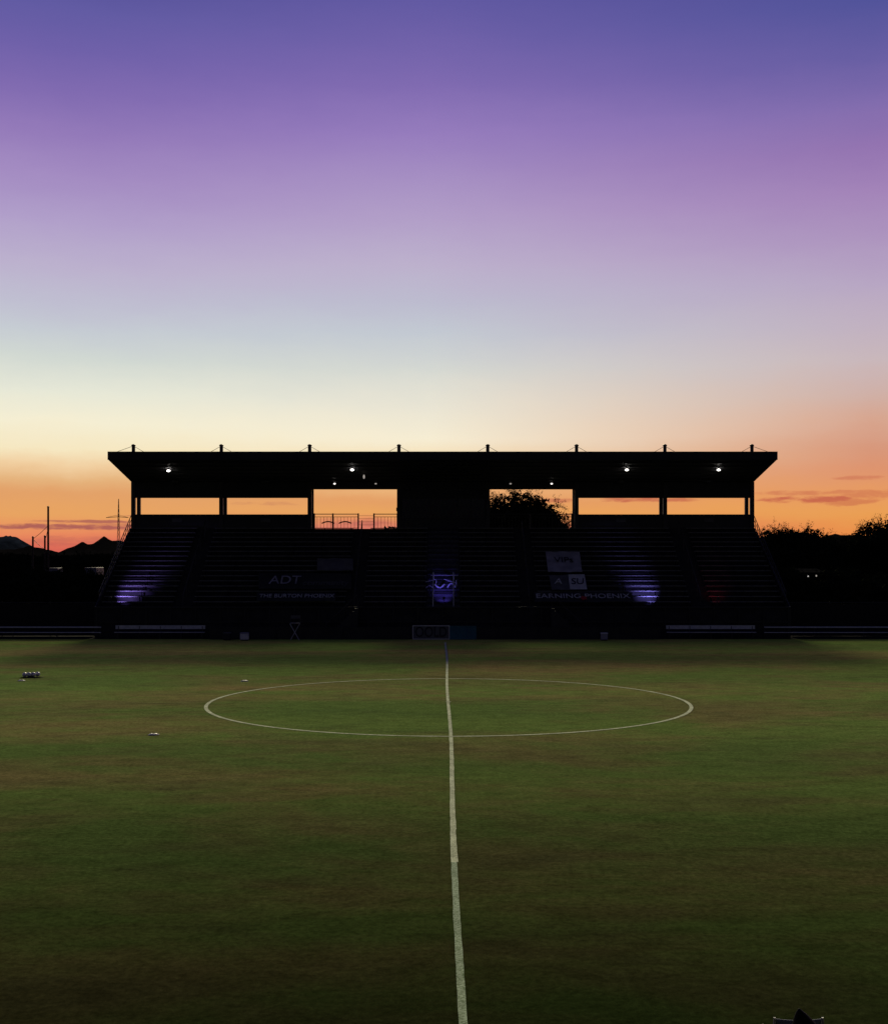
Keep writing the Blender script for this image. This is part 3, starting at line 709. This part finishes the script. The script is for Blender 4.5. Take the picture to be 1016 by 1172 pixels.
# backpack slung on the chair back
xb_ = PX(912, D)
t = thing('backpack', (xb_, D - .16, .46), 'pointed black backpack slung over the blue chair back', 'bag')
zt = PZ(1154, D - .16); nz, na = 12, 18; vs = []
for j in range(nz + 1):
    r = j / nz; wdt = .165 * (1 - r ** 2.4) + .03 * (1 - r ** 9) + .006; cxx = xb_ - .03 + .22 * (1 - r)
    for k in range(na):
        a = 2 * math.pi * k / na; n_ = 1 + .05 * math.sin(3 * a + 5 * r)
        vs.append((cxx + wdt * n_ * math.cos(a), D - .16 + wdt * .62 * n_ * math.sin(a), .42 + (zt - .42) * r))
fs = [(j * na + k, j * na + (k + 1) % na, (j + 1) * na + (k + 1) % na, (j + 1) * na + k) for j in range(nz) for k in range(na)] + [tuple(range(na - 1, -1, -1)), tuple(nz * na + k for k in range(na))]
MB().add(vs, fs).build('sack', M['nylon'], t, True)
MB().tube([(xb_ - .02, D - .10, zt - .05), (xb_ + .01, D - .04, zt - .07), (xb_ + .04, D + .03, zt - .12), (xb_ + .05, D + .05, zt - .3)], .01, 6).build('strap', M['nylon'], t)

# ------------------------------------------------------------------ hills
def ridge(name, pts, D, depth, material, seed):
    rnd = np.random.RandomState(seed); pts = sorted(pts)
    xs = np.linspace(pts[0][0], pts[-1][0], 260); ys = np.interp(xs, [p[0] for p in pts], [p[1] for p in pts])
    jit = np.interp(xs, np.linspace(xs[0], xs[-1], 130), rnd.uniform(-.7, .7, 130)); ys = ys + jit
    nr = 13; vs = []
    for j in range(nr):
        r = j / (nr - 1) * 2 - 1; fall = max(0, 1 - abs(r)) ** 3.0
        for i, px in enumerate(xs):
            z = PZ(ys[i], D) * fall; z += (rnd.uniform(-.04, .04) * z) if abs(r) > .01 else 0
            vs.append((PX(px, D), D + r * depth, z - (2 if abs(r) > .99 else 0)))
    n = len(xs)
    tag(MB().add(vs, [(j * n + i, j * n + i + 1, (j + 1) * n + i + 1, (j + 1) * n + i) for j in range(nr - 1) for i in range(n - 1)]).build(name, material), kind='structure')
ridge('hills', [(-300, 636), (-150, 624), (-60, 631), (0, 629), (20, 628), (35, 625), (45, 627), (60, 630), (69, 632), (78, 627), (88, 624.5), (95, 619), (100, 623), (108, 621.5), (113, 618), (120, 613.5), (128, 619), (136, 618.5), (150, 622), (200, 627), (300, 634)], 900, 220, M['rock'], 1)
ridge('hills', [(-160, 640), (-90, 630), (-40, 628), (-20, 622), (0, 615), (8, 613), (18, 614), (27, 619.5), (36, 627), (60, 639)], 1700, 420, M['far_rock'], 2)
ridge('hills', [(800, 636), (880, 622), (930, 614), (940, 614), (948, 612), (955, 610.5), (962, 613), (970, 612), (985, 613), (1016, 616), (1100, 610), (1250, 622), (1400, 638)], 1000, 260, M['rock'], 3)

# ------------------------------------------------------------------ trees
def tree(px, D, top_py, rad, label, seed, name='tree', cat='tree', ntips=70, leaf=.13, low=.22, group='trees beyond the stand', wispy=1.0, fill=1.0):
    rnd = np.random.RandomState(seed); x0 = PX(px, D); ht = PZ(top_py, D)
    t = thing(name, (x0, D, 0), label, cat, group)
    tr = MB(); th = ht * .22
    tr.tube([(x0, D, -.1), (x0 + rnd.uniform(-.2, .2), D + .1, th * .5), (x0 + rnd.uniform(-.3, .3), D, th)], .022 * ht + .03, 8, .016 * ht + .02)
    cz = ht * (low + 1) / 2; rz = ht * (1 - low) / 2 * .93
    lv = []; lf = []; cr = MB()
    for k in range(ntips):
        while True:
            q = rnd.uniform(-1, 1, 3)
            if .2 < np.linalg.norm(q) < 1: break
        q = q / np.linalg.norm(q) * (np.linalg.norm(q) ** .45)
        lump = 1 + .16 * math.sin(3.1 * q[0] + seed) + .12 * math.sin(5 * q[1] + 2.2 * q[2] * 3 + seed)
        tip = Vector((x0 + q[0] * rad * lump, D + q[1] * rad * lump, cz + q[2] * rz * min(1.02, lump)))
        base = Vector((x0, D, th * rnd.uniform(.75, 1.0)))
        mid_ = base.lerp(tip, .55) + Vector((rnd.uniform(-.3, .3), rnd.uniform(-.3, .3), rnd.uniform(.1, .6)))
        if k % 3 == 0: tr.tube([base, base.lerp(mid_, .5) + Vector((0, 0, .15)), mid_, tip], .009 * ht + .015, 5, .012)
        out = (tip - Vector((x0, D, cz - rz * .3))).normalized()
        for s in range(rnd.randint(7, 11)):
            dr = (out * .9 + Vector(rnd.uniform(-1, 1, 3))).normalized(); ln = rnd.uniform(.7, 1.5) * (.16 * rad + .25) * wispy
            p = tip.copy(); pts = [p.copy()]
            for m_ in range(5):
                p = p + dr * (ln / 5); dr = (dr + Vector((0, 0, -.13)) + Vector(rnd.uniform(-.15, .15, 3))).normalized(); pts.append(p.copy())
            cr.tube(pts, .012, 3, .004)
            for m_ in range(26):
                a = rnd.uniform(0, 4.999); i = int(a); c = pts[i].lerp(pts[i + 1], a - i) + Vector(rnd.normal(0, .09 * wispy, 3))
                d1 = Vector(rnd.normal(0, 1, 3)).normalized(); d2 = d1.orthogonal().normalized(); l_ = leaf * rnd.uniform(.6, 1.35)
                o = len(lv); lv += [c - d1 * l_ * .5, c + d2 * l_ * .2, c + d1 * l_ * .5, c - d2 * l_ * .2]; lf.append((o, o + 1, o + 2, o + 3))
    nfill = int(6000 * fill)
    for k in range(nfill):
        q = rnd.normal(0, 1, 3); q = q / np.linalg.norm(q) * rnd.uniform(.05, 1) ** .5
        lump = 1 + .16 * math.sin(3.1 * q[0] + seed) + .12 * math.sin(5 * q[1] + 2.2 * q[2] * 3 + seed)
        c = Vector((x0 + q[0] * rad * lump * .98, D + q[1] * rad * lump * .98, cz + q[2] * rz * min(1.0, lump) * .96))
        for m_ in range(4):
            c2 = c + Vector(rnd.normal(0, .16, 3)); d1 = Vector(rnd.normal(0, 1, 3)).normalized(); d2 = d1.orthogonal().normalized(); l_ = leaf * rnd.uniform(1.2, 3.4)
            o = len(lv); lv += [c2 - d1 * l_ * .5, c2 + d2 * l_ * .3, c2 + d1 * l_ * .5, c2 - d2 * l_ * .3]; lf.append((o, o + 1, o + 2, o + 3))
    tr.build('trunk', M['bark'], t)
    cr.add(lv, lf); cr.build('crown', M['leaf'], t)
    return t
tree(598, 106, 559, 4.7, 'wispy dark tree seen through the open bay right of the press box', 3, ntips=110, fill=1.6)
tree(904, 108, 594, 4.0, 'dark rounded tree just right of the stand end', 11, ntips=110, low=.06, fill=1.5)
tree(970, 116, 614, 3.6, 'low dark tree in the dip between the two taller right trees', 12, ntips=80, low=.05)
tree(1016, 108, 590, 5.0, 'tall dark tree with bare twigs on top at the right edge', 13, ntips=120, low=.05, fill=1.8)
tree(1075, 104, 584, 5.0, 'tall dark tree at the right edge, mostly outside the picture', 14, ntips=70, low=.05)
tree(447, 104, 602, 1.6, 'small dark bush top showing behind the railing left of the press box', 15, name='shrub', cat='shrub', ntips=30, low=.3)
for k, (px, D, py, rad, lab) in enumerate(((100, 99, 651.5, 2.6, 'dark shrub against the left end of the stand'), (66, 101, 651.5, 2.6, 'dark shrub left of the stand below the tall pole'), (34, 99, 650, 2.7, 'dark shrub left of the tall pole'), (2, 101, 648, 2.7, 'dark shrub at the left edge'), (-32, 99, 650, 2.8, 'dark shrub beyond the left edge'))):
    tree(px, D, py, rad, lab, 30 + k, name='shrub', cat='shrub', ntips=60, low=.02, group='shrubs left of the stand', leaf=.16)
for k, (px, D, py, rad, lab) in enumerate(((897, 96, 650, 2.2, 'dark shrub against the right end of the stand'), (955, 96, 652, 2.6, 'dark shrub below the dip right of the stand'), (990, 98, 662, 2.7, 'dark shrub at the foot of the right edge tree'), (1030, 99, 655, 2.8, 'dark shrub at the right edge'))):
    tree(px, D, py, rad, lab, 50 + k, name='shrub', cat='shrub', ntips=60, low=.02, group='shrubs right of the stand', leaf=.16)
for k, (px, D, py, rad, lab) in enumerate(((15, 330, 634, 9, 'far dark tree below the pale round hill'), (75, 340, 636, 9, 'far dark tree between the poles and the twin peaks'), (118, 330, 634, 8, 'far dark tree below the sharper peak'), (45, 320, 640, 7, 'far dark tree behind the tall pole'))):
    tree(px, D, py, rad, lab, 70 + k, ntips=70, low=.02, leaf=.5, group='far trees left of the stand', wispy=1.0)

# ------------------------------------------------------------------ poles and lattice mast on the left
D = 122
def pole(px, py, r, label, guys=()):
    x = PX(px, D); z = PZ(py, D); t = thing('utility_pole', (x, D, 0), label, 'pole', 'poles left of the stand')
    MB().tube([(x, D, -.2), (x, D, z)], r * 1.15, 10, r * .9).build('shaft', M['wood'], t)
    mb = MB(); mb.lathe([(r * .5, 0), (r * 1.15, .02), (r * 1.15, .1), (r * .3, .16)], (x, D, z), 10); mb.build('cap', M['dark_steel'], t)
    for gx, gy, hx, hy in guys:
        MB().tube([(PX(gx, D), D, PZ(gy, D)), (PX((gx + hx) / 2, D), D, PZ((gy + hy) / 2 + .8, D)), (PX(hx, D), D, PZ(hy, D))], .022, 5).build('guy_wire', M['dark_steel'], t)
pole(55.5, 581, .105, 'tallest dark pole left of the stand', ((55, 602, 38, 617), (55, 606, 52, 618)))
pole(38, 615.5, .1, 'short dark pole left of the tall one', ((38, 617, 51, 628),))
pole(51.7, 614.5, .095, 'short dark pole right beside the tall one')
D2 = 420; x = PX(136, D2); zt = PZ(571, D2)
t = thing('lattice_mast', (x, D2, 0), 'thin lattice mast with a crossarm just left of the stand roof', 'mast')
mb = MB(); nseg = 16
def wd_(z): return .62 * (1 - z / zt) ** 1.4 + .05
for cx_, cy_ in ((-1, -1), (1, -1), (1, 1), (-1, 1)): mb.tube([(x + cx_ * wd_(0), D2 + cy_ * wd_(0), 0), (x + cx_ * wd_(zt), D2 + cy_ * wd_(zt), zt)], .055, 5)
for k in range(nseg):
    za, zb_ = zt * k / nseg, zt * (k + 1) / nseg; wa, wb = wd_(za), wd_(zb_)
    for sy in (-1, 1):
        mb.tube([(x - wa, D2 + sy * wa, za), (x + wb, D2 + sy * wb, zb_)], .03, 4); mb.tube([(x + wa, D2 + sy * wa, za), (x - wb, D2 + sy * wb, zb_)], .03, 4)
mb.build('lattice', M['dark_steel'], t)
mb = MB(); zc = PZ(592, D2); mb.tube([(x - 4.3, D2, zc - .1), (x, D2, zc + .15), (x + 3.4, D2, zc - .1)], .10, 5); mb.tube([(x - 4.3, D2, zc - .1), (x, D2, zc + .8), (x + 3.4, D2, zc - .1)], .05, 5)
mb.build('crossarm', M['dark_steel'], t)

# ------------------------------------------------------------------ box trucks far left, shed with lamps on the right
def truck(px, D, label, top):
    x = PX(px, D); t = thing('box_truck', (x, D, 0), label, 'truck', 'trucks parked far left of the stand')
    MB().box(x - 1.2, x + 1.2, D, D + 5.5, .9, top).build('cargo_box', M['truck'], t, bevel=.08)
    MB().prism([(D - 1.9, .5), (D - 1.9, 1.4), (D - 1.4, 2.35), (D - .1, 2.5), (D - .1, .5)][::-1], x - 1.05, x + 1.05).build('cab', M['panel'], t, bevel=.05)
    MB().box(x - .9, x + .9, D - .1, D + 5.4, .55, .88).build('chassis', M['black'], t)
    for s in (-1, 1):
        for dy in (-1.1, 4.2):
            MB().tube([(x + s * 1.12, D + dy, .45), (x + s * .85, D + dy, .45)], .45, 14).build('wheel', M['black'], t)
        MB().box(x + s * .75 - .13, x + s * .75 + .13, D - 1.94, D - 1.905, .8, .98).build('headlight', M['glass'], t)
truck(59.5, 245, 'white box truck below the tall pole, left of the stand', 3.75); truck(104, 250, 'white box truck nearest the left end of the stand', 3.8)
D = 97; xs_, xe_ = PX(915, D), PX(942, D); zt = 4.35
t = thing('equipment_shed', ((xs_ + xe_) / 2, D, 0), 'small dark shed with two lit lamps among the trees right of the stand', 'shed')
MB().box(xs_, xe_, D, D + 2.2, 0, zt).build('wall', M['matt'], t)
MB().prism([(D - .25, zt + .003), (D - .25, zt + .1), (D + 2.4, zt + .4), (D + 2.4, zt + .003)][::-1], xs_ - .15, xe_ + .15).build('roof', M['matt'], t)
MB().box(xs_ + .5, xs_ + 1.4, D - .04, D - .003, .02, 2.1).build('door', M['dark_steel'], t)
for px, py, r, m in ((923.3, 659.6, .085, M['lamp_shed']), (933.2, 659, .055, M['lamp_dim'])):
    x = PX(px, D); MB().lathe([(r * .5, -.07), (r, -.04), (r, .04), (r * .5, .07)], (x, D - .1, PZ(py, D)), 12).build('lamp', m, t, True)
    MB().box(x - .04, x + .04, D - .06, D - .003, PZ(py, D) - .03, PZ(py, D) + .03).build('lamp_bracket', M['black'], t)
